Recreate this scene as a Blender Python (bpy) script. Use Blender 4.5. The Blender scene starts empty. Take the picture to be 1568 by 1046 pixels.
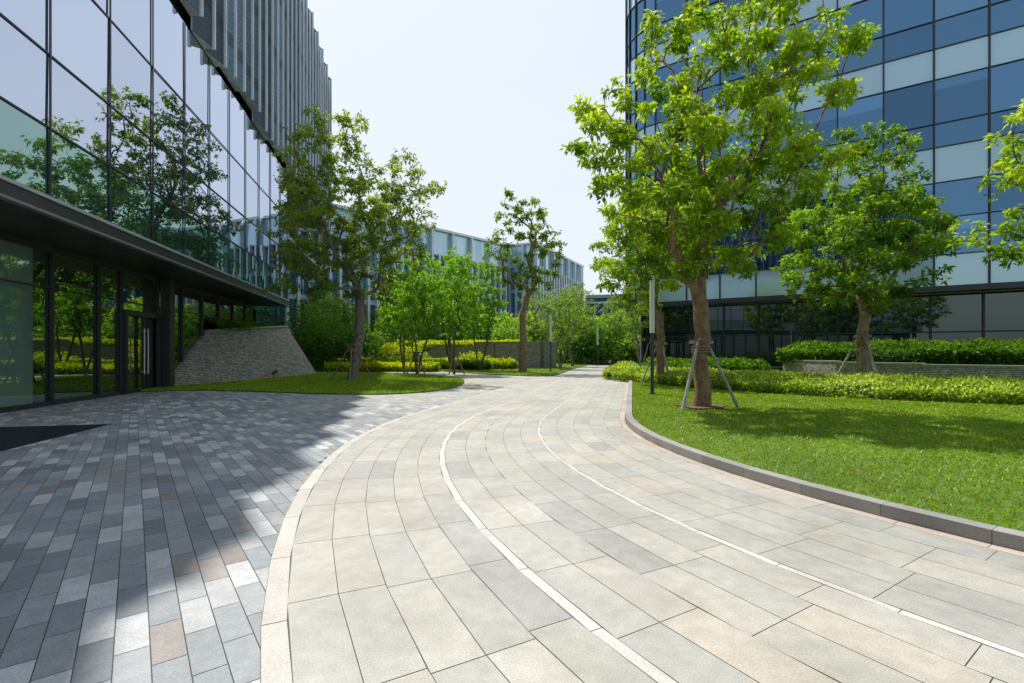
import bpy, math
import numpy as np
from mathutils import Vector
rng = np.random.default_rng(11)
scene = bpy.context.scene

# ------------------------------------------------------------------ mesh builder
class MB:
    def __init__(s):
        s.V=[];s.F=[];s.n=0
    def add(s,v,f,mat=0,col=(1,1,1),smooth=False):
        v=np.asarray(v,float).reshape(-1,3); f=np.asarray(f,int)
        col=np.asarray(col,float)
        if col.ndim==1: col=np.tile(col,(len(f),1))
        s.V.append(v); s.F.append((f+s.n,mat,col,smooth)); s.n+=len(v)
    def quads(s,q,mat=0,col=(1,1,1)):
        q=np.asarray(q,float).reshape(-1,4,3)
        s.add(q.reshape(-1,3),np.arange(len(q)*4).reshape(-1,4),mat,col)
    def box(s,o,d,t0,t1,n0,n1,z0,z1,mat=0,col=(1,1,1)):
        d=np.array(d,float); n=np.array([d[1],-d[0]])
        P=[]
        for z in(z0,z1):
            for t,m in((t0,n0),(t1,n0),(t1,n1),(t0,n1)):
                p=np.array(o)+d*t+n*m; P.append((p[0],p[1],z))
        s.add(P,[[0,1,2,3],[4,5,6,7],[0,1,5,4],[1,2,6,5],[2,3,7,6],[3,0,4,7]],mat,col)
    def tube(s,pts,rad,k=8,mat=0,col=(1,1,1),cap=True):
        pts=np.asarray(pts,float); n=len(pts)
        T=np.gradient(pts,axis=0); T/=np.linalg.norm(T,axis=1)[:,None]+1e-9
        ref=np.array([1,0,0.]) if abs(T[0][2])>.7 else np.array([0,0,1.])
        a=np.linspace(0,2*math.pi,k,endpoint=False); V=[]
        for i in range(n):
            u=np.cross(T[i],ref); u/=np.linalg.norm(u)+1e-9; w=np.cross(T[i],u)
            V.append(pts[i]+rad[i]*(np.cos(a)[:,None]*u+np.sin(a)[:,None]*w))
        V=np.concatenate(V); F=[]
        for i in range(n-1):
            for j in range(k):
                F.append([i*k+j,i*k+(j+1)%k,(i+1)*k+(j+1)%k,(i+1)*k+j])
        s.add(V,F,mat,col,True)
        if cap: s.add(V[-k:],[list(range(k))],mat,col)
    def build(s,name,mats,parent=None):
        me=bpy.data.meshes.new(name)
        V=np.concatenate(s.V)
        li=[];ls=[];mi=[];co=[];sm=[];st=0
        for f,m,c,q in s.F:
            k=f.shape[1]; li.append(f.reshape(-1)); ls.append(st+np.arange(len(f))*k); st+=f.size
            mi.append(np.full(len(f),m)); co.append(c); sm.append(np.full(len(f),q))
        li=np.concatenate(li);ls=np.concatenate(ls);mi=np.concatenate(mi);co=np.concatenate(co);sm=np.concatenate(sm)
        me.vertices.add(len(V)); me.vertices.foreach_set('co',V.astype(np.float32).ravel())
        me.loops.add(len(li)); me.loops.foreach_set('vertex_index',li.astype(np.int32))
        me.polygons.add(len(ls)); me.polygons.foreach_set('loop_start',ls.astype(np.int32))
        me.update(calc_edges=True)
        for m in mats: me.materials.append(m)
        me.polygons.foreach_set('material_index',mi.astype(np.int32))
        me.polygons.foreach_set('use_smooth',sm)
        at=me.attributes.new('Col','FLOAT_COLOR','FACE')
        at.data.foreach_set('color',np.concatenate([co,np.ones((len(co),1))],1).astype(np.float32).ravel())
        me.update()
        o=bpy.data.objects.new(name,me); scene.collection.objects.link(o)
        if parent: o.parent=parent
        return o
def empty(name):
    o=bpy.data.objects.new(name,None); scene.collection.objects.link(o); return o

# ------------------------------------------------------------------ materials
def newmat(name):
    m=bpy.data.materials.new(name); m.use_nodes=True; nt=m.node_tree; nt.nodes.clear()
    out=nt.nodes.new('ShaderNodeOutputMaterial'); return m,nt,out
def N(nt,t,**k):
    n=nt.nodes.new(t)
    for a,b in k.items(): setattr(n,a,b)
    return n
def colattr(nt): 
    a=N(nt,'ShaderNodeAttribute'); a.attribute_name='Col'; return a.outputs['Color']
def mul(nt,a,b,f=1.0,mode='MULTIPLY'):
    m=N(nt,'ShaderNodeMix',data_type='RGBA',blend_type=mode); m.inputs[0].default_value=f
    for i,x in((6,a),(7,b)):
        if isinstance(x,tuple): m.inputs[i].default_value=(*x,1)
        else: nt.links.new(x,m.inputs[i])
    return m.outputs[2]
def noise(nt,scale,lo,hi,detail=4,p0=.3,p1=.7,vec=None):
    t=N(nt,'ShaderNodeTexNoise'); t.inputs['Scale'].default_value=scale; t.inputs['Detail'].default_value=detail
    if vec is None:
        g=N(nt,'ShaderNodeNewGeometry'); vec=g.outputs['Position']
    nt.links.new(vec,t.inputs['Vector'])
    r=N(nt,'ShaderNodeMapRange'); r.inputs[1].default_value=p0; r.inputs[2].default_value=p1
    r.inputs[3].default_value=lo; r.inputs[4].default_value=hi
    nt.links.new(t.outputs['Fac'],r.inputs[0]); return r.outputs[0],t.outputs['Fac']
def stdmat(name,rough=.8,base=(1,1,1),ns=((3,.8,1.15),),bump=0,bscale=40,metal=0,spec=.5):
    m,nt,out=newmat(name); b=N(nt,'ShaderNodeBsdfPrincipled')
    c=mul(nt,colattr(nt),base)
    for sc,lo,hi in ns:
        v,_=noise(nt,sc,lo,hi); c2=N(nt,'ShaderNodeCombineColor')
        for i in range(3): nt.links.new(v,c2.inputs[i])
        c=mul(nt,c,c2.outputs[0])
    nt.links.new(c,b.inputs['Base Color']); b.inputs['Roughness'].default_value=rough
    b.inputs['Metallic'].default_value=metal; b.inputs['Specular IOR Level'].default_value=spec
    if bump:
        _,f=noise(nt,bscale,0,1); bp=N(nt,'ShaderNodeBump'); bp.inputs['Strength'].default_value=bump
        bp.inputs['Distance'].default_value=.02
        nt.links.new(f,bp.inputs['Height']); nt.links.new(bp.outputs[0],b.inputs['Normal'])
    nt.links.new(b.outputs[0],out.inputs[0]); return m
def leafmat(name,trans=.45):
    m,nt,out=newmat(name); c=colattr(nt)
    d=N(nt,'ShaderNodeBsdfPrincipled'); d.inputs['Roughness'].default_value=.45; d.inputs['Specular IOR Level'].default_value=.35
    t=N(nt,'ShaderNodeBsdfTranslucent'); nt.links.new(c,d.inputs['Base Color'])
    nt.links.new(mul(nt,c,(1.55,1.55,.6)),t.inputs[0])
    x=N(nt,'ShaderNodeMixShader'); x.inputs[0].default_value=trans
    nt.links.new(d.outputs[0],x.inputs[1]); nt.links.new(t.outputs[0],x.inputs[2]); nt.links.new(x.outputs[0],out.inputs[0]); return m
def glassmat(name,gl=(.75,.82,.95),body=(.02,.03,.04),f0=.55,f1=.95,rough=.01):
    m,nt,out=newmat(name); c=colattr(nt)
    d=N(nt,'ShaderNodeBsdfDiffuse'); g=N(nt,'ShaderNodeBsdfGlossy'); g.inputs['Roughness'].default_value=rough
    nt.links.new(mul(nt,c,body),d.inputs[0]); nt.links.new(mul(nt,c,gl),g.inputs[0])
    lw=N(nt,'ShaderNodeLayerWeight'); lw.inputs[0].default_value=.3
    r=N(nt,'ShaderNodeMapRange'); r.inputs[3].default_value=f0; r.inputs[4].default_value=f1
    nt.links.new(lw.outputs['Facing'],r.inputs[0])
    x=N(nt,'ShaderNodeMixShader'); nt.links.new(r.outputs[0],x.inputs[0])
    _,f=noise(nt,.5,0,1,detail=1); bp=N(nt,'ShaderNodeBump'); bp.inputs['Strength'].default_value=.06; bp.inputs['Distance'].default_value=.05
    nt.links.new(f,bp.inputs['Height']); nt.links.new(bp.outputs[0],g.inputs['Normal'])
    nt.links.new(d.outputs[0],x.inputs[1]); nt.links.new(g.outputs[0],x.inputs[2]); nt.links.new(x.outputs[0],out.inputs[0]); return m
def stonemat(name,d,c1=(.33,.31,.27),c2=(.2,.19,.17)):
    m,nt,out=newmat(name); g=N(nt,'ShaderNodeNewGeometry')
    dt=N(nt,'ShaderNodeVectorMath',operation='DOT_PRODUCT'); dt.inputs[1].default_value=(d[0],d[1],0)
    nt.links.new(g.outputs['Position'],dt.inputs[0])
    sp=N(nt,'ShaderNodeSeparateXYZ'); nt.links.new(g.outputs['Position'],sp.inputs[0])
    cb=N(nt,'ShaderNodeCombineXYZ'); nt.links.new(dt.outputs['Value'],cb.inputs[0]); nt.links.new(sp.outputs[2],cb.inputs[1])
    b=N(nt,'ShaderNodeTexBrick'); b.inputs['Scale'].default_value=1; b.inputs['Brick Width'].default_value=.34
    b.inputs['Row Height'].default_value=.075; b.inputs['Mortar Size'].default_value=.008
    b.inputs['Color1'].default_value=(*c1,1); b.inputs['Color2'].default_value=(*c2,1); b.inputs['Mortar'].default_value=(.05,.05,.045,1)
    b.offset_frequency=2; b.squash=.7; b.squash_frequency=3
    nt.links.new(cb.outputs[0],b.inputs['Vector'])
    v,f=noise(nt,6,.65,1.3); c=N(nt,'ShaderNodeCombineColor')
    for i in range(3): nt.links.new(v,c.inputs[i])
    p=N(nt,'ShaderNodeBsdfPrincipled'); p.inputs['Roughness'].default_value=.9
    nt.links.new(mul(nt,b.outputs['Color'],c.outputs[0]),p.inputs['Base Color'])
    bp=N(nt,'ShaderNodeBump'); bp.inputs['Distance'].default_value=.03; bp.inputs['Strength'].default_value=.8; bp.invert=True
    nt.links.new(b.outputs['Fac'],bp.inputs['Height']); nt.links.new(bp.outputs[0],p.inputs['Normal'])
    nt.links.new(p.outputs[0],out.inputs[0]); return m

M_tile=stdmat('paving_stone',.58,ns=((.35,.9,1.08),(1.6,.86,1.1),(9,.9,1.07),(90,.82,1.14)),bump=.14,bscale=120)
M_grout=stdmat('grout',.95,base=(.11,.102,.092))
M_granite=stdmat('granite',.7,ns=((2,.88,1.08),(120,.78,1.2)),bump=.15,bscale=150)
M_grassbase=stdmat('grass_soil',.95,base=(.09,.16,.018),ns=((.6,.75,1.25),(8,.7,1.3)))
M_field=stdmat('ground_green',.95,base=(.09,.14,.03),ns=((.1,.7,1.3),(3,.7,1.3)))
M_leaf=leafmat('leaf',.5); M_blade=leafmat('grass_blade',.28)
M_bark=stdmat('bark',.9,ns=((5,.6,1.3),(30,.6,1.4)),bump=.9,bscale=28)
M_metal=stdmat('dark_metal',.4,base=(.03,.032,.035),ns=((2,.85,1.1),))
M_soffit=stdmat('soffit_panel',.45,base=(.03,.028,.028),ns=((.7,.8,1.2),))
M_alu=stdmat('aluminium',.4,metal=.3,ns=((1,.9,1.05),))
M_wood=stdmat('stake_wood',.8,ns=((4,.7,1.2),(40,.7,1.2)),bump=.3)
M_white=stdmat('white_acrylic',.35,base=(.75,.76,.76),ns=((2,.95,1.0),))
M_soil=stdmat('soil',1,base=(.13,.085,.055),ns=((10,.6,1.4),),bump=.8)
G_left=glassmat('reflective_glass',(.76,.83,.97),(.04,.06,.10),.62,.97)
G_green=glassmat('green_spandrel_glass',(.46,.68,.64),(.03,.08,.07),.45,.9)
G_lobby=glassmat('lobby_glass',(.55,.64,.56),(.015,.02,.018),.4,.85)
G_curt=glassmat('lobby_glass_curtain',(.55,.66,.6),(.17,.26,.22),.25,.6)  # pale green body colour stands for the curtain behind these panes
G_blue=glassmat('blue_glass',(.20,.38,.55),(.03,.08,.15),.6,.95,.004)
G_pale=glassmat('pale_spandrel_glass',(.68,.87,.95),(.44,.60,.67),.3,.9,.08)
G_dark=glassmat('dark_lobby_glass',(.4,.5,.5),(.012,.018,.022),.22,.8)
def perfmat():
    m,nt,out=newmat('perforated_metal'); g=N(nt,'ShaderNodeNewGeometry')
    sp=N(nt,'ShaderNodeSeparateXYZ'); nt.links.new(g.outputs['Position'],sp.inputs[0])
    def band(sc,lo,hi,thr):
        a=N(nt,'ShaderNodeMath',operation='MULTIPLY'); a.inputs[1].default_value=sc; nt.links.new(sp.outputs[2],a.inputs[0])
        b=N(nt,'ShaderNodeMath',operation='FRACT'); nt.links.new(a.outputs[0],b.inputs[0])
        c=N(nt,'ShaderNodeMath',operation='GREATER_THAN'); c.inputs[1].default_value=thr; nt.links.new(b.outputs[0],c.inputs[0])
        r=N(nt,'ShaderNodeMapRange'); r.inputs[3].default_value=lo; r.inputs[4].default_value=hi; nt.links.new(c.outputs[0],r.inputs[0])
        cc=N(nt,'ShaderNodeCombineColor')
        for i in range(3): nt.links.new(r.outputs[0],cc.inputs[i])
        return cc.outputs[0]
    v=N(nt,'ShaderNodeTexVoronoi'); v.inputs['Scale'].default_value=14; nt.links.new(g.outputs['Position'],v.inputs['Vector'])
    r=N(nt,'ShaderNodeMapRange'); r.inputs[1].default_value=.25; r.inputs[2].default_value=.45; r.inputs[3].default_value=.55; r.inputs[4].default_value=1.1
    nt.links.new(v.outputs['Distance'],r.inputs[0]); cc=N(nt,'ShaderNodeCombineColor')
    for i in range(3): nt.links.new(r.outputs[0],cc.inputs[i])
    c=mul(nt,mul(nt,mul(nt,colattr(nt),band(.25,1.0,.55,.85)),band(4,.8,1,.3)),cc.outputs[0])
    p=N(nt,'ShaderNodeBsdfPrincipled'); p.inputs['Roughness'].default_value=.5; p.inputs['Metallic'].default_value=.2
    nt.links.new(c,p.inputs['Base Color']); nt.links.new(p.outputs[0],out.inputs[0]); return m
M_perf=perfmat()

# ------------------------------------------------------------------ ground
mb=MB(); mb.quads([[(-400,-200,-.03),(400,-200,-.03),(400,700,-.03),(-400,700,-.03)]]); mb.build('ground',[M_field])
mb=MB(); mb.quads([[(-40,-20,0),(14,-20,0),(14,50,0),(-40,50,0)]]); mb.build('plaza_ground',[M_grout])

CX,CY=12.,9.2; PH=math.radians(14); R0=12.2
def ppos(R,s):
    if s<0:
        a=PH+s/R0; return np.array([CX-R*math.cos(a),CY+R*math.sin(a)])
    b=np.array([CX-R*math.cos(PH),CY+R*math.sin(PH)]); return b+s*np.array([math.sin(PH),math.cos(PH)])
def inpath(x,y,R=14.9,Ri=9.6):
    b=np.array([x-CX,y-CY]); 
    dl=b@np.array([math.sin(PH),math.cos(PH)])
    if dl>0 : r=-(b@np.array([math.cos(PH),-math.sin(PH)]))
    else: r=np.hypot(*b)
    return Ri<r<R, r
def band(mb,Ra,Rb,s0,s1,z,mat,col,step=.8,gap=0,offs=0,z1=None):
    s=s0+offs
    while s<s1:
        e=min(s+step,s1)
        p=[ppos(Ra-gap,s+gap),ppos(Rb+gap,s+gap),ppos(Rb+gap,e-gap),ppos(Ra-gap,e-gap)]
        c=col() if callable(col) else col
        if z1 is None: mb.quads([[(q[0],q[1],z) for q in p]],mat,c)
        else:
            V=[(q[0],q[1],zz) for zz in(z,z1) for q in p]
            mb.add(V,[[4,5,6,7],[0,1,5,4],[1,2,6,5],[2,3,7,6],[3,0,4,7]],mat,c)
        s=e
S0=-22.;S1=62.
mb=MB()
band(mb,14.9,9.6,S0,S1,.008,1,(1,1,1),step=.8)
pal=np.array([(.44,.425,.385),(.455,.44,.395),(.425,.415,.38),(.41,.405,.37),(.445,.425,.38),(.40,.395,.37)])
def tcol():
    r=rng.random()
    if r<.025: c=np.array((.465,.425,.365))
    elif r<.12: c=np.array((.455,.435,.385))
    elif r<.17: c=np.array((.37,.37,.355))
    else: c=pal[rng.integers(len(pal))]
    return c*rng.uniform(.95,1.05)
def gcol(): return np.array((.56,.535,.51))*rng.uniform(.94,1.06)
def rows(Ra,Rb,n):
    e=np.linspace(Ra,Rb,n+1); off=rng.uniform(-.8,0)
    for i in range(n):
        if i%2==0 and i: off=rng.uniform(-.8,0)
        band(mb,e[i],e[i+1],S0,S1,.012,0,tcol,gap=.0028,offs=off,step=.84)
band(mb,14.9,14.76,S0,S1,.012,2,lambda:np.array((.52,.49,.455))*rng.uniform(.94,1.06),gap=.003)
rows(14.76,13.24,5); band(mb,13.24,13.155,S0,S1,.012,2,gcol,gap=.003)
rows(13.155,11.51,5); band(mb,11.51,11.445,S0,S1,.012,2,gcol,gap=.003)
rows(11.445,9.73,5); band(mb,9.73,9.6,S0,S1,.012,2,lambda:np.array((.47,.40,.34))*rng.uniform(.9,1.1),gap=.003)
mb.build('path',[M_tile,M_grout,M_granite])
mb=MB(); band(mb,9.598,9.43,S0,S1,-.01,0,lambda:np.array((.31,.30,.29))*rng.uniform(.85,1.1),gap=.003,z1=.13,step=1.0)
mb.build('kerb',[M_granite])

# plaza tiles (slanted grid)
a=math.radians(38); e1=np.array([math.cos(a),math.sin(a)]); e2=np.array([-math.sin(a),math.cos(a)])
Q=[];C=[]; w,l=.155,.44
gp=np.array([(.27,.295,.32),(.32,.335,.355),(.21,.235,.26),(.37,.38,.39),(.29,.305,.32),(.24,.27,.295)])
for i in range(-130,230):
    for j in range(-75,110):
        c=e1*(i+.5)*w+e2*((j+.5)*l+(i%2)*l/2)+np.array([-5,5])
        if not(-17.5<c[0]<4 and -.5<c[1]<38): continue
        if c[1]<20 and c[0]<-10.9-.2176*c[1]: continue
        ins,r=inpath(c[0],c[1],14.82,0)
        if ins: continue
        far=min(1,max(0,(c[1]-12)/8)) if c[0]>-7 else 0
        g=.003; hw=w/2-g; hl=l/2-g
        Q.append([(*(c-e1*hw-e2*hl),.004),(*(c+e1*hw-e2*hl),.004),(*(c+e1*hw+e2*hl),.004),(*(c-e1*hw+e2*hl),.004)])
        k=gp[rng.integers(6)]*rng.uniform(.88,1.12)
        if rng.random()<.05: k=np.array((.29,.265,.25))*rng.uniform(.8,1.15)
        if rng.random()<.16: k=np.array((.49,.505,.52))
        k=k*(1-far)+np.array((.42,.40,.37))*rng.uniform(.82,1.1)*far
        C.append(k*1.06)
mb=MB(); mb.quads(Q,0,np.array(C)); mb.build('plaza_paving',[M_tile])

dL=np.array([-.2126,.9771]); 
mb=MB(); A=np.array([-8.77,10.57])
mb.box(A,-dL,0,7,0,2.6,.0,.011,0,(.6,.6,.65))
for i in range(58): mb.box(A,-dL,.06+i*.12,.10+i*.12,.04,2.56,.011,.02,0,(1.2,1.3,1.5))
mb.build('entrance_mat',[M_metal])

# ------------------------------------------------------------------ lawns + grass
def smooth_poly(P,n=6):
    P=np.array(P,float); out=[]; k=len(P)
    for i in range(k):
        a,b,c,d=P[i-1],P[i],P[(i+1)%k],P[(i+2)%k]
        for t in np.linspace(0,1,n,endpoint=False):
            out.append(.5*((2*b)+(-a+c)*t+(2*a-5*b+4*c-d)*t*t+(-a+3*b-3*c+d)*t**3))
    return np.array(out)
def pip(P,x,y):
    ins=np.zeros(len(x),bool); j=len(P)-1
    for i in range(len(P)):
        xi,yi=P[i];xj,yj=P[j]
        cnd=((yi>y)!=(yj>y))&(x<(xj-xi)*(y-yi)/(yj-yi+1e-12)+xi); ins^=cnd; j=i
    return ins
def lawn(name,P,z):
    mb=MB(); v=[(p[0],p[1],z) for p in P]; mb.add(v,[list(range(len(v)))])
    v2=[(p[0],p[1],-.01) for p in P]; k=len(P)
    mb.add(v+v2,[[i,(i+1)%k,k+(i+1)%k,k+i] for i in range(k)])
    return mb.build(name,[M_grassbase])
PR=[ppos(9.43,s) for s in np.arange(-16,0,.5)]+[ppos(9.43,s) for s in np.arange(0,44,2)]
PR=[tuple(p) for p in PR]+[(40,50),(40,-5)]
lawn('lawn',PR,.085)
PA=smooth_poly([(-15.5,20.3),(-12.6,19.6),(-9.9,18.9),(-6.9,17.9),(-4.4,17.9),(-2.8,20),(-2.4,24),(-3.4,29),(-7,33),(-12,36),(-17,36)],6)
lawn('lawn',PA,.05)
PBl=smooth_poly([(-24,40),(-14,42),(-8.2,41),(-4,36),(-1,32.6),(2.0,30.6),(3.2,33),(5.6,44),(8.6,56),(6,66),(-30,66)],5)
lawn('lawn',PBl,.05)
def grass(name,P,box,n,z,hmin,hmax,near=None):
    x0,x1,y0,y1=box
    x=rng.uniform(x0,x1,n)
    y=y0+(y1-y0)*rng.random(n)**1.5
    k=pip(P,x,y); x=x[k];y=y[k];n=len(x)
    d=np.hypot(x,y); h=rng.uniform(hmin,hmax,n); wd=np.clip(d*.0011,.004,.03)
    an=rng.uniform(0,2*math.pi,n); ln=rng.uniform(.3,1.2,n)
    b=np.stack([x,y,np.full(n,z)],1); s=np.stack([np.cos(an),np.sin(an),0*an],1)*wd[:,None]
    la=rng.uniform(0,2*math.pi,n)
    tip=b+np.stack([np.cos(la)*ln*h,np.sin(la)*ln*h,h],1)
    V=np.stack([b-s,b+s,tip],1).reshape(-1,3)
    pt=.5+.5*np.sin(x*1.7+np.sin(y*1.3)*2)*np.sin(y*1.1+np.cos(x*.9)*2)
    pt=.6*pt+.4*(.5+.5*np.sin(x*5.1+np.sin(y*4.3)*2)*np.sin(y*4.7))
    t=np.clip(rng.random(n)*.55+.55*pt-.05,0,1)[:,None]
    col=(1-t)*np.array((.12,.26,.006))+t*np.array((.36,.50,.012))
    yl=rng.random(n)<.06; col[yl]=(.50,.44,.12)
    mb=MB(); mb.add(V,np.arange(n*3).reshape(-1,3),0,col); mb.build(name,[M_blade])
grass('grass',PR,(2,17,3.2,24),210000,.085,.022,.05)
grass('grass',PA,(-16,-2,17,36),45000,.05,.05,.09)
grass('grass',PBl,(-24,9,30,60),30000,.05,.05,.12)

# ------------------------------------------------------------------ foliage helpers
def leaves(mb,P,D,L,W,col,mat=0):
    n=len(P); D=D/(np.linalg.norm(D,axis=1)[:,None]+1e-9)
    r=rng.normal(size=(n,3)); S=np.cross(D,r); S/=np.linalg.norm(S,axis=1)[:,None]+1e-9
    L=(L*rng.uniform(.7,1.25,n))[:,None]; W=(W*rng.uniform(.7,1.25,n))[:,None]
    m=P+D*L*.45; dr=np.zeros((n,3)); dr[:,2]=-.12
    q=np.stack([P,m+S*W*.5,P+D*L+dr*L,m-S*W*.5],1); mb.quads(q,mat,col)
def mixpal(pal,t):
    pal=np.array(pal); t=np.clip(t,0,.9999)*(len(pal)-1); i=t.astype(int); f=(t-i)[:,None]
    return pal[i]*(1-f)+pal[i+1]*f
def make_tree(name,base,fork,crown,ncl,tr,rcl=.55,ros=13,lpr=13,L=.17,W=.065,pal=None,
              lean=(0,0),seed=1,bf=.35,mind=.55,bark=(.13,.095,.065),droop=.6,shell=.5,trunks=1,tipr=.011,spread=.28,flare=.35):
    global rng
    old=rng; rng=np.random.default_rng(seed)
    base=np.array(base,float); nodes=[base-np.array([0,0,.1])];par=[-1];plen=[0.]
    fk=[]
    for tk in range(trunks):
        off=np.array([0,0,0.]) if trunks==1 else np.array([math.cos(tk*2.4),math.sin(tk*2.4),0])*fork*spread
        p=0
        for i in range(1,7):
            t=i/6; q=base+np.array([lean[0]*t,lean[1]*t,fork*t])+off*t+rng.normal(size=3)*np.array([.02,.02,0])*fork*.35
            nodes.append(q);par.append(p);plen.append(plen[p]+np.linalg.norm(q-nodes[p]));p=len(nodes)-1
            if i>=5: fk.append(p)
    top=nodes[-1]; cr=np.array(crown,float); wt=cr[:,3]*cr[:,4]*cr[:,5]; wt/=wt.sum()
    T=[];tries=0
    while len(T)<ncl and tries<ncl*60:
        tries+=1; c=cr[rng.choice(len(cr),p=wt)]; v=rng.normal(size=3); v/=np.linalg.norm(v)
        q=base+c[:3]+v*c[3:6]*rng.random()**shell
        if T and np.min(np.linalg.norm(np.array(T)-q,axis=1))<mind: continue
        T.append(q)
    T.sort(key=lambda q:np.linalg.norm(q-top))
    ok0=min(fk); tips=[]
    for q in T:
        A=np.array(nodes[ok0:]); d=np.linalg.norm(A-q,axis=1); cost=d+bf*np.array(plen[ok0:])+np.maximum(0,A[:,2]-q[2]+.1)*.8
        b=ok0+int(np.argmin(cost)); dd=np.linalg.norm(q-nodes[b])
        pd=nodes[b]-nodes[par[b]]; pd=pd/(np.linalg.norm(pd)+1e-9); pd[2]+=.5
        ctrl=nodes[b]+pd*dd*.35; m=max(2,int(dd/.45)); p=b; o=nodes[b].copy()
        for i in range(1,m+1):
            t=i/m; x=(1-t)**2*o+2*t*(1-t)*ctrl+t*t*q
            if i<m: x=x+rng.normal(size=3)*.035
            nodes.append(x);par.append(p);plen.append(plen[p]+np.linalg.norm(x-nodes[p]));p=len(nodes)-1
        tips.append(p)
    n=len(nodes); X=np.array(nodes); kids=[[] for _ in range(n)]
    for i in range(1,n): kids[par[i]].append(i)
    ex=max(1.3,math.log(len(T)*1.0)/math.log(tr/tipr)); acc=np.zeros(n)
    for p in tips: acc[p]+=tipr**ex
    for i in range(n-1,0,-1):
        if acc[i]==0: acc[i]=tipr**ex
        acc[par[i]]+=acc[i]
    R=acc**(1/ex)
    mb=MB()
    def chain(a,b):
        pts=[X[a]];rr=[min(R[a],R[b]*1.25) if a!=0 else R[b]*1.0]; cur=b
        while True:
            pts.append(X[cur]); rr.append(R[cur]); 
            if not kids[cur]: break
            k=max(kids[cur],key=lambda i:R[i])
            for o in kids[cur]:
                if o!=k: stack.append((cur,o))
            cur=k
        return pts,rr
    stack=[(0,k) for k in kids[0]]
    while stack:
        a,b=stack.pop(); pts,rr=chain(a,b)
        if a==0:
            hz=np.array([p[2]-base[2] for p in pts]); rr=np.array(rr)*(1+flare*np.exp(-np.maximum(hz,0)/.22))
        k=12 if rr[0]>.12 else (7 if rr[0]>.04 else 4)
        g=rng.uniform(.8,1.2); mb.tube(pts,rr,k,1,np.array(bark)*g,cap=False)
    PP=[];DD=[];TT=[]
    cz=X[tips][:,2]; zlo,zhi=cz.min(),cz.max(); cen=X[tips].mean(0)
    for p in tips:
        q=X[p]; tone=rng.uniform(-.2,.2); nr=int(ros*rng.uniform(.5,1.4)); rc=rcl*rng.uniform(.75,1.25)
        v=rng.normal(size=(nr,3)); v/=np.linalg.norm(v,axis=1)[:,None]; v=v*rng.random((nr,1))**.45*np.array([1,1,.7])*rc
        for j in range(nr):
            c=q+v[j]
            if j%2==0 and np.linalg.norm(v[j])>.2: mb.tube([q-(q-X[par[p]])*.5,(q+c)/2+np.array([0,0,.04]),c],[.008,.006,.004],3,1,np.array(bark)*.9,cap=False)
            nl=int(lpr*rng.uniform(.6,1.3)); an=rng.uniform(0,2*math.pi,nl); el=rng.uniform(-1.0,.9,nl)-droop*.5
            d=np.stack([np.cos(an)*np.cos(el),np.sin(an)*np.cos(el),np.sin(el)],1)
            PP.append(c+d*.03+rng.normal(size=(nl,3))*.04);DD.append(d)
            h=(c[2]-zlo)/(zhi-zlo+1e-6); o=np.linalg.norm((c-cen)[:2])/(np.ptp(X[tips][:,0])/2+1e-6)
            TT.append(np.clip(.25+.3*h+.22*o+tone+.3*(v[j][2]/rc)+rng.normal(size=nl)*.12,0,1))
    PP=np.concatenate(PP);DD=np.concatenate(DD);TT=np.concatenate(TT)
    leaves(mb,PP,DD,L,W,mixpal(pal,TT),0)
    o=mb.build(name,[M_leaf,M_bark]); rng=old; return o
def stakes(base,r=.8,h=1.75,n=3,a0=.3,col=(.40,.37,.33)):
    mb=MB(); b=np.array(base,float)
    for i in range(n):
        a=a0+i*2*math.pi/n; f=b+np.array([math.cos(a)*r,math.sin(a)*r,-.05]); t=b+np.array([math.cos(a)*.1,math.sin(a)*.1,h+.12])
        mb.tube([f,t],[.045,.04],8,0,col)
    c=b+np.array([0,0,h])
    for i in range(n):
        a=a0+i*2*math.pi/n+.4; d=np.array([math.cos(a),math.sin(a),0]); mb.tube([c-d*.33+np.array([0,0,i*.05]),c+d*.33+np.array([0,0,i*.05])],[.035,.035],6,0,col)
    for z in(h-.25,h-.18,h-.11):
        an=np.linspace(0,2*math.pi,13); mb.tube([(b[0]+math.cos(q)*.23,b[1]+math.sin(q)*.23,b[2]+z) for q in an],[.03]*13,5,0,(.3,.22,.13),cap=False)
    mb.build('tree_stake_support',[M_wood])

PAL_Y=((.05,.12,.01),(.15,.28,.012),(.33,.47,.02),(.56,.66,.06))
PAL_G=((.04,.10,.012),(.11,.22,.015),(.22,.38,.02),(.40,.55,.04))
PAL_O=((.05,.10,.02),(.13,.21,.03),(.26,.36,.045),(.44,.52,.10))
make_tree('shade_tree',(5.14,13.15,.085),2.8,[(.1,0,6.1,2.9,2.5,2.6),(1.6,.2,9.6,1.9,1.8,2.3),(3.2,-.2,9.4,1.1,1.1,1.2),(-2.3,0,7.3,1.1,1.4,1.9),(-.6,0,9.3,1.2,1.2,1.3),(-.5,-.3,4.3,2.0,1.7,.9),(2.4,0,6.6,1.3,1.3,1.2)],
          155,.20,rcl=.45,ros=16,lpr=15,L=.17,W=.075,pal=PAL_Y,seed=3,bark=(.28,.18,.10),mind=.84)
stakes((5.14,13.15,.085),.95,1.75,3,a0=-.35)
mb=MB(); an=np.linspace(0,2*math.pi,40,endpoint=False); rr=.62+.08*np.sin(an*5)+.05*np.sin(an*3+1)
mb.add([(5.14+c*r,13.15+s_*r,.125) for c,s_,r in zip(np.cos(an),np.sin(an),rr)],[list(range(40))]); mb.build('tree_pit_soil',[M_soil])
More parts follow.
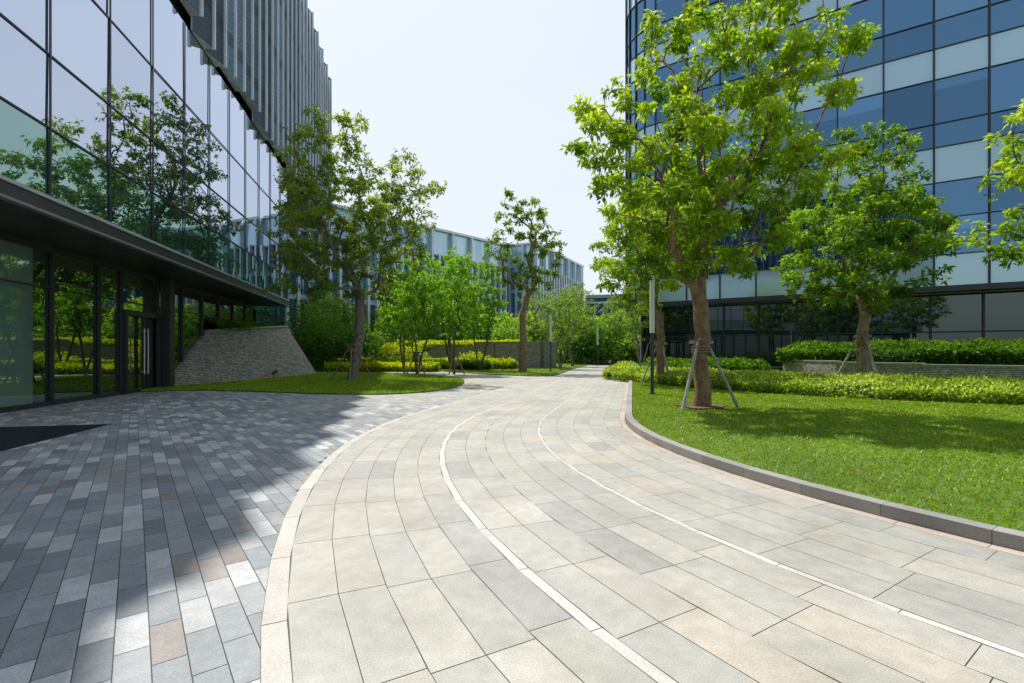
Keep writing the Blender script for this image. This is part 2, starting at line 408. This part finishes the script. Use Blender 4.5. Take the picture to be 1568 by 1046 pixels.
make_tree('shade_tree',(7.0,22.8,.085),3.2,[(-.6,0,6.3,2.6,2.6,2.7),(-1.6,0,4.6,1.6,1.5,1.2),(.5,0,8.2,2,2,1.5)],100,.19,rcl=.52,ros=12,lpr=13,L=.2,W=.085,pal=PAL_Y,seed=5,bark=(.2,.14,.09),mind=.8)
stakes((7.0,22.8,.085),.9,1.8,3,a0=.8)
make_tree('shade_tree',(14.5,20,.5),2.0,[(0,0,5.6,3.0,2.8,2.5),(.2,0,8.4,1.7,1.7,2.2),(1.8,-.3,6.0,1.5,1.5,1.8),(-1.3,-.3,4.0,1.8,1.7,.9)],
          125,.2,rcl=.5,ros=14,lpr=14,L=.2,W=.085,pal=PAL_G,seed=8,bark=(.25,.19,.13),mind=.82)
stakes((14.5,20,.55),.9,1.6,3,a0=.5)
make_tree('shade_tree',(16.6,12.6,.085),2.6,[(0,0,6.2,3.1,2.8,2.6),(-2.4,.1,4.5,2.4,1.3,.6),(-1.7,0,7.3,1.8,1.6,1.2)],100,.2,rcl=.5,ros=13,lpr=14,L=.18,W=.075,pal=PAL_Y,seed=12,mind=.7)
make_tree('shade_tree',(.8,36,.05),3.6,[(-.6,0,11.6,1.3,1.3,1.9),(.9,0,11.4,1.2,1.2,1.8),(-1.7,0,9.2,1.2,1.1,1.9),(1.7,0,8.6,1.3,1.2,2.2),(0,0,7.4,1.6,1.3,1.6)],66,.24,rcl=.45,ros=9,lpr=12,L=.25,W=.11,
          pal=((.07,.15,.02),(.16,.28,.03),(.32,.47,.05)),seed=23,bark=(.28,.20,.13),tipr=.02,mind=.85,bf=.18,shell=.4)
make_tree('shade_tree',(-8.7,26.3,.05),1.5,[(0,0,8.2,4.3,3.6,4.0),(-1.2,0,12.0,2.8,2.4,2.5),(2.6,0,9.8,2.2,2.0,2.8),(-3,0,6.5,1.8,1.8,2.5)],210,.26,rcl=.58,ros=13,lpr=12,L=.19,W=.088,
          pal=PAL_O,seed=34,bark=(.20,.17,.14),trunks=4,bf=.10,tipr=.012,shell=.45,spread=.22,mind=.86)
stakes((-8.7,26.3,.05),1.1,1.8,4,a0=.2,col=(.24,.19,.14))
for i,(x,y,h,s_) in enumerate([(-6.3,32,7.8,41),(-4.0,33.5,8.2,42),(-8.0,36,8.4,43),(-2.6,39,8.8,44),(-5.2,41,10.2,47)]):
    make_tree('small_tree',(x,y,.05),2.2,[(0,0,h*.62,1.8,1.8,h*.29),(.4,0,h*.86,1.1,1.1,h*.16)],60,.11,rcl=.55,ros=9,lpr=12,L=.22,W=.1,pal=((.07,.19,.01),(.17,.36,.012),(.32,.54,.02)),seed=s_,trunks=3,bark=(.15,.11,.08),mind=.75)
for i,(x,y,h,s_) in enumerate([(4.3,43,8.2,51),(6.3,50,9.5,52),(2.4,47,8.5,53),(8.5,60,11,54),(12.5,58,9,55),(11.8,44,9.5,56)]):
    make_tree('small_tree',(x,y,.05),1.5,[(0,0,h*.58,1.9,1.9,h*.36)],60,.12,rcl=.6,ros=7,lpr=10,L=.22,W=.09,pal=((.08,.15,.03),(.18,.30,.04),(.33,.46,.07)),seed=s_,trunks=2,bark=(.2,.17,.13),tipr=.015)
stakes((-4.0,33.5,.05),.7,1.4,3,a0=.1,col=(.28,.22,.16)); stakes((-6.3,32,.05),.7,1.4,3,a0=.9,col=(.28,.22,.16))

def shrub(name,items,L,W,pal,dens=60):
    mb=MB()
    for (x,y,z,rx,ry,rz) in items:
        n=int(dens*(rx*ry+rx*rz+ry*rz)*4); v=rng.normal(size=(n,3)); v/=np.linalg.norm(v,axis=1)[:,None]
        lump=1+.18*np.sin(v[:,0]*5+x)*np.sin(v[:,1]*4+y)+.12*np.sin(v[:,2]*7+x*2)
        rad=(rng.random(n)**.25)*lump; P=np.array([x,y,z])+v*rad[:,None]*np.array([rx,ry,rz])
        k=P[:,2]>0; P=P[k]; v=v[k]; rad=rad[k]
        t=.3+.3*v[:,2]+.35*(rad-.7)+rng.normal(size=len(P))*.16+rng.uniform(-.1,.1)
        leaves(mb,P,v*.6+rng.normal(size=v.shape)*.6,L,W,mixpal(pal,t))
    return mb.build(name,[M_leaf])
def hedge(name,pts,width,h,z0,n,L,W,pal,mats=None,lf=.1):
    pts=np.array(pts,float); seg=np.linalg.norm(np.diff(pts,axis=0),axis=1); cum=np.r_[0,np.cumsum(seg)]; tot=cum[-1]
    def cl(u): return np.stack([np.interp(u,cum,pts[:,0]),np.interp(u,cum,pts[:,1])],1)
    def nr(u):
        d=cl(np.minimum(u+.3,tot))-cl(np.maximum(u-.3,0)); d/=np.linalg.norm(d,axis=1)[:,None]+1e-9; return np.stack([d[:,1],-d[:,0]],1)
    def surf(u,th,sc):
        c=np.cos(th);s_=np.sin(th); o=np.sign(c)*np.abs(c)**.6*width/2*sc; z=np.abs(s_)**.5*h*sc
        p=cl(u); nn=nr(u)
        lump=1+lf*np.sin(u*2.1+o)*np.sin(o*2.3+u*.6)+lf*.7*np.sin(u*5.7+o*4)
        return np.stack([p[:,0]+nn[:,0]*o,p[:,1]+nn[:,1]*o,z0+z*lump],1),nn,c,s_
    mb=MB(); nu=max(8,int(tot/.4)); nt_=14; U,TH=np.meshgrid(np.linspace(0,tot,nu),np.linspace(0,math.pi,nt_),indexing='ij')
    V,_,_,_=surf(U.ravel(),TH.ravel(),.88); F=[[i*nt_+j,i*nt_+j+1,(i+1)*nt_+j+1,(i+1)*nt_+j] for i in range(nu-1) for j in range(nt_-1)]
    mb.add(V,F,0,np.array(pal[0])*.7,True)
    u=rng.uniform(-.1,tot+.1,n); u=np.clip(u,0,tot)+rng.normal(size=n)*.05
    q=rng.random(n); th=np.where(q<.72,np.arccos(np.sign(rng.random(n)-.5)*rng.random(n)**1.8),rng.choice([.15,math.pi-.15],n)+rng.normal(size=n)*.12)
    th=np.clip(th,0,math.pi); 
    P,nn,c,s_=surf(u,th,1.0); P+=rng.normal(size=P.shape)*np.array([.06,.06,.05])
    side=(q>=.72); P[side,2]=z0+h*rng.random(side.sum())*.8
    D=np.stack([nn[:,0]*c,nn[:,1]*c,np.abs(s_)+.5],1)*.6+rng.normal(size=P.shape)*.55
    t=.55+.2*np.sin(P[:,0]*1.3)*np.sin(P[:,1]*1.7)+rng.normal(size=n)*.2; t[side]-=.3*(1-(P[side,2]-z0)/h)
    leaves(mb,P,D,L,W,mixpal(pal,t)); return mb.build(name,[M_leaf])
PAL_HY=((.08,.15,.02),(.23,.34,.04),(.42,.53,.10),(.60,.66,.22))
PAL_HG=((.03,.085,.01),(.09,.2,.015),(.18,.34,.03))
PAL_HB=((.14,.23,.01),(.40,.47,.012),(.66,.62,.02))
hedge('variegated_hedge',[(7.6,27),(9.6,20.6),(12.2,17.2),(16,15.2),(22,13.6)],4.4,.5,.08,62000,.13,.06,PAL_HY,lf=.16)
hedge('hedge',[(17.2,28.6),(19.5,24.4),(24.5,21.2),(32,19)],4.6,.85,1.0,42000,.2,.1,PAL_HG,lf=.17)
hedge('hedge',[(9.6,33),(12.5,30),(15.2,29.5)],2.2,.9,.05,9000,.2,.1,PAL_HG)
hedge('variegated_hedge',[(5.9,27),(7.6,33),(10,42)],1.4,.5,.08,14000,.16,.08,PAL_HY)
hedge('yellow_hedge',[(-18,45),(-9,45.5),(-4,43.8),(0,42)],2.0,.7,.05,18000,.22,.12,PAL_HB)
hedge('yellow_hedge',[(-14,36.5),(-10,38.5),(-6,38)],1.6,.5,.05,9000,.2,.1,PAL_HB)
hedge('hedge',[(-12,42.6),(-7,42.2),(-2,40)],1.2,.6,.05,9000,.2,.1,PAL_HG)
shrub('yellow_shrub',[(-10.3,42,.9,1.3,1.2,1.7),(-8.6,43,.8,1.2,1.1,1.3)],.25,.12,PAL_HB)
shrub('yellow_shrub',[(-3.5,43.5,.7,1.5,1,.9)],.25,.12,PAL_HB)
shrub('shrub_mass',[(-15.6,40,2.2,2.4,2,2.6),(-13,41.5,1.9,2.2,2,2.2),(-11.2,46,2.6,2.2,2,2.8),(-17.5,43,3,2.5,2,3.2)],.3,.14,PAL_HG,45)
it=[]
for i in range(85):
    x=rng.uniform(-34,42); y=rng.uniform(58,80)
    h=rng.uniform(3.0,7.0) if x>-6 else rng.uniform(4,8.5)
    it.append((x,y,h*.62,rng.uniform(1.6,3),rng.uniform(1.6,3),h*.5))
    if rng.random()<.5: it.append((x+rng.uniform(-2,2),y-2,.9,2,1.5,1.3))
shrub('background_trees',it,.5,.28,((.05,.12,.02),(.13,.27,.03),(.27,.43,.05),(.40,.52,.08)),15)
mb=MB()
for (x,y,z,rx,ry,rz) in it:
    if rz>1.4: mb.tube([(x,y,-.1),(x+.15,y,z*.6),(x,y,z*1.3)],[.14,.1,.04],6,0,(.16,.13,.1))
mb.build('background_tree_trunks',[M_bark])

# ------------------------------------------------------------------ stone walls
MS1=stonemat('ledge_stone',(.08,1.0),(.45,.42,.36),(.28,.265,.23)); MS2=stonemat('ledge_stone_b',(.9,-.43),(.46,.44,.40),(.32,.30,.27))
mb=MB()
bot=np.array([(-15.6,20.4),(-14.9,20.8),(-14.3,24),(-13.8,28),(-13.4,31.5),(-13.5,33.4),(-14.2,35.2),(-16,37)],float)
top=np.array([(-16.5,25.2,2.55),(-15.9,25.2,2.62),(-15.65,27,2.8),(-15.4,29,2.95),(-15.2,31.2,3.12),(-15.2,32.3,3.2),(-15.6,33.6,3.25),(-17,35,3.3)])
b3=np.c_[bot,np.full(8,-.02)]; V=np.concatenate([b3,top]); 
mb.add(V,[[i,i+1,8+i+1,8+i] for i in range(7)],0); mb.add(top+[0,0,.0],[list(range(8))],1)
for i in range(7): mb.tube([top[i]+[0,0,.03],top[i+1]+[0,0,.03]],[.09,.09],4,2,(.3,.29,.26))
mb.build('battered_stone_planter',[MS1,M_soil,M_granite])
hedge('hedge',[(-16.3,26),(-16,28.5),(-16,32.5)],1.0,.42,2.75,7000,.16,.08,PAL_HG)
def wall(name,pts,z0,zs,th,mat,cap=.06):
    mb=MB(); pts=[np.array(p,float) for p in pts]
    for i in range(len(pts)-1):
        d=pts[i+1]-pts[i]; l=np.linalg.norm(d); d/=l; z=(zs[i]+zs[i+1])/2
        mb.box(pts[i],d,0,l,0,th,z0,z,0); mb.box(pts[i],d,0,l,-.03,th+.03,z,z+cap,1,(.4,.38,.34))
    mb.build(name,[mat,M_granite])
wall('stone_retaining_wall',[(26,16.6),(21,18.6),(18,21.2),(16.2,24.2),(15.4,27.5)],0,[.9,.95,1.0,1.05,1.1],.35,MS2)
wall('stone_retaining_wall',[(-3.4,47.5),(-1.4,45.6),(.8,44.6),(2.6,44.6),(3.6,45.8),(4.0,48)],0,[2.45]*6,.4,MS2)
wall('stone_retaining_wall',[(-14,47),(-8,48.5),(-3.4,47.6)],0,[1.4,1.7,2.2],.4,MS2)
hedge('yellow_hedge',[(-12,50.5),(-4,50),(1,47.5)],2,.6,1.9,9000,.25,.13,PAL_HB)

# ------------------------------------------------------------------ left office building
LB=empty('glass_office_building'); O=np.array([-8.33,0.]); nL=np.array([.9771,.2126])
def P3(o,d,n,t,m,z): p=o+d*t+n*m; return (p[0],p[1],z)
tm=[11.51+2.33*k for k in range(-16,10)]+[34.6]
zr=[5.15,6.8,8.5,10.9,13.9]
mb=MB()
for i in range(len(tm)-1):
    for j in range(len(zr)-1):
        a_,b_=tm[i],tm[i+1]; z0,z1=zr[j],zr[j+1]; j4=rng.normal(size=4)*.006
        c=rng.uniform(.88,1.0)
        mb.quads([[P3(O,dL,nL,a_,j4[0],z0),P3(O,dL,nL,b_,j4[1],z0),P3(O,dL,nL,b_,j4[2],z1),P3(O,dL,nL,a_,j4[3],z1)]],1 if j==0 else 0,(c,c,c))
mb.build('facade_glass',[G_left,G_green],LB)
mb=MB()
for t in tm: mb.box(O,dL,t-.022,t+.022,.02,.05,5.15,13.9)
for z in zr[1:-1]: mb.box(O,dL,tm[0],tm[-1],.02,.04,z-.018,z+.018)
mb.build('mullions',[M_metal],LB)
mb=MB(); mb.box(O,dL,tm[0],34.62,-.05,.10,4.80,5.15,0,(1,1,1)); mb.box(O,dL,tm[0],34.62,.10,.14,5.09,5.17,1,(.45,.47,.5)); mb.box(O,dL,tm[0],34.62,-.06,.12,4.74,4.80,1,(.25,.25,.26))
mb.build('fascia',[M_metal,M_alu],LB)
mb=MB(); 
for i in range(len(tm)-1):
    mb.box(O,dL,tm[i]+.01,tm[i+1]-.01,-2.2,-.06,4.72,4.8,0,np.array((1,1,1))*rng.uniform(.9,1.15))
mb.box(O,dL,tm[0],34.6,-2.2,-.06,4.79,4.9,0)
mb.build('soffit',[M_soffit,M_alu],LB)
OI=np.array([-10.56,0.])
ti=[y*1.0234 for y in (-22,-19.8,-17.6,-15.4,-13.2,-11,-8.8,-6.6,-4.4,-2.2,0,2.2,4.4,6.6,8.8,11.0,12.1,14.3,16.5,17.8,20.4,22.6,24.8,27,29.2,31.4,33.6)]
mb=MB()
def lob(a,b,m):
    j4=rng.normal(size=4)*.004
    mb.quads([[P3(OI,dL,nL,a,j4[0],.12),P3(OI,dL,nL,b,j4[1],.12),P3(OI,dL,nL,b,j4[2],4.72),P3(OI,dL,nL,a,j4[3],4.72)]],m,(1,1,1))
for i in range(len(ti)-1):
    if i in(14,15): lob(ti[i],ti[i+1],1)
    elif i==16: lob(ti[i],ti[i]+1.6,1); lob(ti[i]+1.6,ti[i+1],0)
    else: lob(ti[i],ti[i+1],0)
mb.build('lobby_glass',[G_lobby,G_curt],LB)
mb=MB()
for i,t in enumerate(ti): mb.box(OI,dL,t-.04,t+.04,.01,.1,.0,4.72)
mb.box(OI,dL,ti[0],ti[-1],.01,.09,0,.14); mb.box(OI,dL,ti[0],ti[-1],.01,.09,4.5,4.715); mb.box(OI,dL,ti[0],ti[-1],.01,.06,3.45,3.49)
a_,b_=ti[19],ti[20]
mb.box(OI,dL,a_+.05,b_-.05,.07,.2,2.95,3.15); mb.box(OI,dL,(a_+b_)/2-.04,(a_+b_)/2+.04,.07,.17,.14,2.95)
mb.box(OI,dL,a_+.05,a_+.16,.07,.2,0,2.95); mb.box(OI,dL,b_-.16,b_-.05,.07,.2,0,2.95); mb.box(OI,dL,b_,b_+.45,.14,.5,0,4.71)
mb.build('lobby_frames',[M_metal],LB)
mb=MB()
for s_ in(-.14,.14):
    t=(a_+b_)/2+s_; p=[P3(OI,dL,nL,t,.24,z) for z in(.7,2.5)]; mb.tube(p,[.022,.022],8,0,(.7,.7,.7))
    for z in(.8,2.4): mb.tube([P3(OI,dL,nL,t,.1,z),P3(OI,dL,nL,t,.24,z)],[.012,.012],6,0,(.7,.7,.7))
mb.build('door_handles',[M_alu],LB)
mb=MB(); mb.box(O,dL,-26,34.5,-22,-2.6,0,4.9); mb.box(O,dL,-26,34.5,-22,-.25,4.9,28.6); mb.box(O,dL,34.5,51,-22,-.3,14.2,28.6); mb.box(O,dL,34.5,51,-22,-4,0,14.2)
mb.build('core',[M_metal],LB)
mb=MB()
for t in np.arange(34.7,50,1.6):
    for z0,z1 in((.1,4.6),(4.9,9.7),(10.2,14.1)):
        mb.quads([[P3(O,dL,nL,t+.05,-3.9,z0),P3(O,dL,nL,t+1.55,-3.9,z0),P3(O,dL,nL,t+1.55,-3.9,z1),P3(O,dL,nL,t+.05,-3.9,z1)]],0,(1.6,1.6,1.6))
mb.box(O,dL,34.7,51,-3.8,-.3,9.8,10.1,1,(.55,.48,.36))
mb.build('north_bay',[G_blue,M_alu],LB)
mb=MB(); mb2=MB(); sp=1.25; t=-26.; i=0
while t<51:
    zb=13.95+ .25*((i//2)%3); top_=29.0+ (.9 if i%2 else 0); dp=.42
    tone=(.55,1.5,.9)[(i//2)%3]
    a3=[P3(O,dL,nL,t,.02,zb),P3(O,dL,nL,t+sp*.86,dp,zb),P3(O,dL,nL,t+sp*.86,dp,top_),P3(O,dL,nL,t,.02,top_)]
    mb.quads([a3],0,np.array((.13,.18,.245))*rng.uniform(.9,1.1)*tone)
    b3=[P3(O,dL,nL,t+sp*.86,dp,zb),P3(O,dL,nL,t+sp,.02,zb),P3(O,dL,nL,t+sp,.02,top_),P3(O,dL,nL,t+sp*.86,dp,top_)]
    mb.quads([b3],0,(.3,.32,.35))
    mb.add([P3(O,dL,nL,t,.02,zb),P3(O,dL,nL,t+sp*.86,dp,zb),P3(O,dL,nL,t+sp,.02,zb)],[[0,1,2]],0,(.75,.8,.88))
    mb2.box(O,dL,t+sp*.86-.03,t+sp*.86+.03,dp-.03,dp+.10,zb-.05,top_+.1,0,(.85,.92,.98))
    mb2.box(O,dL,t-.03,t+.03,.03,.07,zb,top_,0,(.4,.45,.52))
    t+=sp;i+=1
mb.build('fin_panels',[M_perf],LB); mb2.build('fin_edges',[M_alu],LB)

# ------------------------------------------------------------------ right office building
RB=empty('curved_glass_office_tower')
fd=np.array([.826,-.564]); Cc=np.array([15.2,46.9]); R4=4.
nout=np.array([-.564,-.826])
pts=[]
aw=-nout
pts+= [Cc-fd*R4+aw*k for k in (22,18,14,11,8,5.4,2.7)]
for k in range(0,6):
    a_=k/6*math.pi/2; pts.append(Cc-fd*R4*math.cos(a_)+nout*R4*math.sin(a_))
P0=Cc+nout*R4
pts+=[P0+fd*2.72*k for k in range(0,26)]
pts=np.array(pts)
zs=[6.0,8.1,10.6,13,15.4,17,20,22.1,24,27,29.2,31,34,36.2,38,41]
pale=[0,3,6,9,12]
def outn(a,b): d=(b-a)/np.linalg.norm(b-a); n=np.array([d[1],-d[0]]); return n if n@(np.array([30,60])-a)<0 else -n
mb=MB(); mf=MB(); ml=MB()
for i in range(len(pts)-1):
    a_,b_=pts[i],pts[i+1]; n_=outn(a_,b_); d=(b_-a_)/np.linalg.norm(b_-a_); Ln=np.linalg.norm(b_-a_); sg=1 if np.array([d[1],-d[0]])@n_>0 else -1
    for j in range(len(zs)-1):
        q=rng.normal(size=4)*.01; pl=j in pale; c=rng.uniform(.92,1.05) if pl else rng.uniform(.62,1.1)
        f=lambda p,o,z:(p[0]+n_[0]*o,p[1]+n_[1]*o,z)
        cc=np.array((c,c,c))
        if not pl and rng.random()<.12: cc=cc*np.array((1.4,1.3,1.2))
        zz=[zs[j],zs[j+1]]
        if not pl and zz[1]-zz[0]>2.2 and rng.random()<.35:
            zm=zz[1]-rng.uniform(.5,1.3)
            mb.quads([[f(a_,0,zm),f(b_,0,zm),f(b_,q[2],zz[1]),f(a_,q[3],zz[1])]],0,cc*1.3); zz[1]=zm
        mb.quads([[f(a_,q[0],zz[0]),f(b_,q[1],zz[0]),f(b_,q[2],zz[1]),f(a_,q[3],zz[1])]],1 if pl else 0,cc)
    mf.box(a_,d,-.05,.05,sg*.02,sg*.13,6,41)
    for z in zs[1:-1]: mf.box(a_,d,.05,Ln-.05,sg*.02,sg*.08,z-.03,z+.03)
    mf.box(a_,d,-.02,Ln+.02,sg*-.3,sg*.22,5.62,6.0,0,(1.3,1.3,1.3))
    mf.box(a_,d,-.02,Ln+.02,sg*-.3,sg*.2,41,41.8,0,(2,2,2))
    o=-1.6*n_
    q1,q2=a_+o,b_+o
    ml.quads([[(*q1,0.05),(*q2,.05),(*q2,5.62),(*q1,5.62)]],0,(1,1,1))
    ml.quads([[(*(a_+n_*.1),5.64),(*(b_+n_*.1),5.64),(*(b_+n_*-1.9),5.64),(*(a_+n_*-1.9),5.64)]],1,(1.5,1.5,1.5))
    ml.box(q1,d,-.06,.06,sg*.02,sg*.16,0,5.62,1)
    ml.box(q1,d,.06,Ln-.06,sg*.02,sg*.1,2.9,3.0,1)
mb.build('facade_glass',[G_blue,G_pale],RB); mf.build('mullions',[M_metal],RB); ml.build('ground_floor',[G_dark,M_metal,M_alu],RB)
mb=MB()
inn=[]
for i,p in enumerate(pts):
    n_=outn(pts[max(0,i-1)],pts[min(len(pts)-1,i+1)]); inn.append(p-n_*.35)
inn=np.array(inn); far=[inn[-1]+aw*20,inn[0]+fd*10]
ring=list(inn)+far; k=len(ring)
V=[(*p,5.8) for p in ring]+[(*p,41) for p in ring]
mb.add(V,[[i,(i+1)%k,k+(i+1)%k,k+i] for i in range(k)]); mb.add(V[k:],[list(range(k))]); mb.add(V[:k],[list(range(k))])
mb.build('core',[M_metal],RB)
mb=MB(); mb.box(pts[5],aw,0,.35,-.1,-.75,0,42,0,(.5,.55,.6)); 
mb.build('corner_fin',[M_alu],RB)

# ------------------------------------------------------------------ distant finned buildings
def finned(name,o,d,t0,t1,H,sp=1.3,depth=18):
    B=empty(name); d=np.array(d,float); d/=np.linalg.norm(d); o=np.array(o,float)
    n=np.array([d[1],-d[0]])
    def face(o,d,n,t0,t1,mb,mb2):
        for z0,z1,m in((0,4,0),(4,8,0),(8,12,0),(12,H-4,0),(H-4,H-.35,1)):
            for t in np.arange(t0,t1-.01,sp):
                e=min(t+sp,t1); q=rng.normal(size=4)*.01
                mb.quads([[P3(o,d,n,t,-.3+q[0],z0),P3(o,d,n,e,-.3+q[1],z0),P3(o,d,n,e,-.3+q[2],z1),P3(o,d,n,t,-.3+q[3],z1)]],m,np.ones(3)*rng.uniform(.8,1.15))
        for i,t in enumerate(np.arange(t0,t1,sp)):
            zb=H*.25 if i%2 else H*.18
            mb2.box(o,d,t-.16,t+.16,-.25,.35,zb,H-3.9 if i%3 else H-.4,0,(.70,.75,.80))
        mb2.box(o,d,t0,t1,-.25,.16,H-4.1,H-3.9,0,(.6,.63,.66))
        mb2.box(o,d,t0+.02,t1-.02,-.4,.12,H-.35,H,0,(.75,.78,.8))
        for z in(4,8,12): mb2.box(o,d,t0,t1,-.25,.05,z-.3,z+.3,0,(.5,.54,.58))
    mb=MB(); mb2=MB()
    face(o,d,n,t0,t1,mb,mb2)
    # returns at both ends carry the same glazing and fins
    o1=o+d*t1-n*.35; face(o1,-n,d,0,depth-.5,mb,mb2)
    o0=o+d*t0-n*(depth-.1); face(o0,n,-d,0,depth-.5,mb,mb2)
    mb3=MB(); mb3.box(o,d,t0+.5,t1-.5,-depth,-.75,0,H-.4,0,(9,10,11)); mb3.build('core',[M_metal],B)
    mb.build('glazing',[G_blue,G_pale],B); mb2.build('fins',[M_alu],B)
finned('finned_office_building',(-12.7,70),(.93,1),-26,17,19.9)
finned('finned_office_building',(4,82),(.5,1),0,26,20.2)
finned('low_office_building',(14,92),(1,-.25),0,30,11,1.6)

# ------------------------------------------------------------------ lamp posts
def lamp(x,y,z0,h):
    mb=MB()
    mb.tube([(x,y,z0),(x,y,z0+.05)],[.14,.13],16,0,(1.2,1.2,1.2)); mb.tube([(x,y,z0+.05),(x,y,z0+h*.5)],[.065,.065],16,0,(1.5,1.5,1.6))
    mb.tube([(x,y,z0+h*.5),(x,y,z0+h*.52)],[.075,.075],16,0,(1.5,1.5,1.5))
    mb.tube([(x,y,z0+h*.52),(x,y,z0+h-.06)],[.085,.085],16,1); mb.tube([(x,y,z0+h-.06),(x,y,z0+h)],[.09,.09],16,2,(.6,.6,.6))
    mb.build('lamp_post',[M_metal,M_white,M_alu])
lamp(4.9,16.9,.085,4.15); lamp(2.95,37,.05,4.4); lamp(9.2,52,.05,4.3)
mb=MB(); mb.tube([(-13.3,27,.05),(-13.3,27,.35)],[.02,.02],6); mb.tube([(-13.35,26.9,.35),(-13.2,27.1,.5)],[.07,.09],10); mb.build('garden_spotlight',[M_metal])

# fallen leaves on the lawn, under the trees
n=260; x=rng.uniform(2,14,n); y=rng.uniform(3,18,n)
ki=[inpath(a_,b_,9.3,0)[0] for a_,b_ in zip(x,y)]; x=x[ki];y=y[ki]; n=len(x); z=np.full(n,.13)
D=rng.normal(size=(n,3)); D[:,2]=.12
P=np.stack([x,y,z],1); D/=np.linalg.norm(D,axis=1)[:,None]; S=np.cross(D,[0,0,1]); L=rng.uniform(.04,.08,n)[:,None]
q=np.stack([P,P+D*L*.5+S*L*.25,P+D*L+[0,0,.005],P+D*L*.5-S*L*.25],1); mb=MB()
mb.quads(q,0,mixpal(((.22,.13,.04),(.4,.3,.06),(.3,.33,.08)),rng.random(n))); mb.build('fallen_leaves',[M_leaf])

# ------------------------------------------------------------------ light
az=math.radians(-34); el=math.radians(60)
sd=Vector((math.sin(az)*math.cos(el),math.cos(az)*math.cos(el),math.sin(el)))
sl=bpy.data.lights.new('sun','SUN'); sl.energy=5; sl.angle=math.radians(.5); sl.color=(1,.95,.86)
so=bpy.data.objects.new('sun',sl); so.rotation_euler=sd.to_track_quat('Z','Y').to_euler(); so.location=(0,0,60); scene.collection.objects.link(so)
w=bpy.data.worlds.new('World'); scene.world=w; w.use_nodes=True; nt=w.node_tree; nt.nodes.clear()
out=nt.nodes.new('ShaderNodeOutputWorld'); bg=nt.nodes.new('ShaderNodeBackground'); bg.inputs[1].default_value=.15
sk=nt.nodes.new('ShaderNodeTexSky'); sk.sky_type='NISHITA'; sk.sun_disc=False; sk.sun_elevation=el; sk.sun_rotation=az%(2*math.pi)
sk.dust_density=2.5; sk.air_density=1.2
mx=nt.nodes.new('ShaderNodeMix'); mx.data_type='RGBA'; mx.inputs[7].default_value=(5.75,6.25,6.85,1)
tc=nt.nodes.new('ShaderNodeTexCoord'); mp=nt.nodes.new('ShaderNodeMapping'); mp.inputs['Scale'].default_value=(1,1,3)
nz=nt.nodes.new('ShaderNodeTexNoise'); nz.inputs['Scale'].default_value=1.6; nz.inputs['Detail'].default_value=5
nt.links.new(tc.outputs['Generated'],mp.inputs[0]); nt.links.new(mp.outputs[0],nz.inputs['Vector'])
mr=nt.nodes.new('ShaderNodeMapRange'); mr.inputs[1].default_value=.3; mr.inputs[2].default_value=.7; mr.inputs[3].default_value=.80; mr.inputs[4].default_value=.98
nt.links.new(nz.outputs['Fac'],mr.inputs[0])
dt=nt.nodes.new('ShaderNodeVectorMath'); dt.operation='DOT_PRODUCT'; dt.inputs[1].default_value=(math.sin(.25),math.cos(.25),.15)
nt.links.new(tc.outputs['Generated'],dt.inputs[0])
m2=nt.nodes.new('ShaderNodeMapRange'); m2.inputs[1].default_value=-.25; m2.inputs[2].default_value=.4; m2.inputs[3].default_value=.42; m2.inputs[4].default_value=1.0
nt.links.new(dt.outputs['Value'],m2.inputs[0])
mm=nt.nodes.new('ShaderNodeMath'); mm.operation='MULTIPLY'; nt.links.new(mr.outputs[0],mm.inputs[0]); nt.links.new(m2.outputs[0],mm.inputs[1])
nt.links.new(mm.outputs[0],mx.inputs[0]); nt.links.new(sk.outputs[0],mx.inputs[6])
nt.links.new(mx.outputs[2],bg.inputs[0]); nt.links.new(bg.outputs[0],out.inputs[0])

cam=bpy.data.cameras.new('camera'); cam.lens=17; cam.sensor_width=36; cam.shift_y=.0096; cam.clip_start=.05; cam.clip_end=2000
co=bpy.data.objects.new('camera',cam); co.location=(0,0,1.6); co.rotation_euler=(math.pi/2,0,0); scene.collection.objects.link(co); scene.camera=co
scene.view_settings.view_transform='Standard'; scene.view_settings.look='None'; scene.view_settings.exposure=0
print('done')
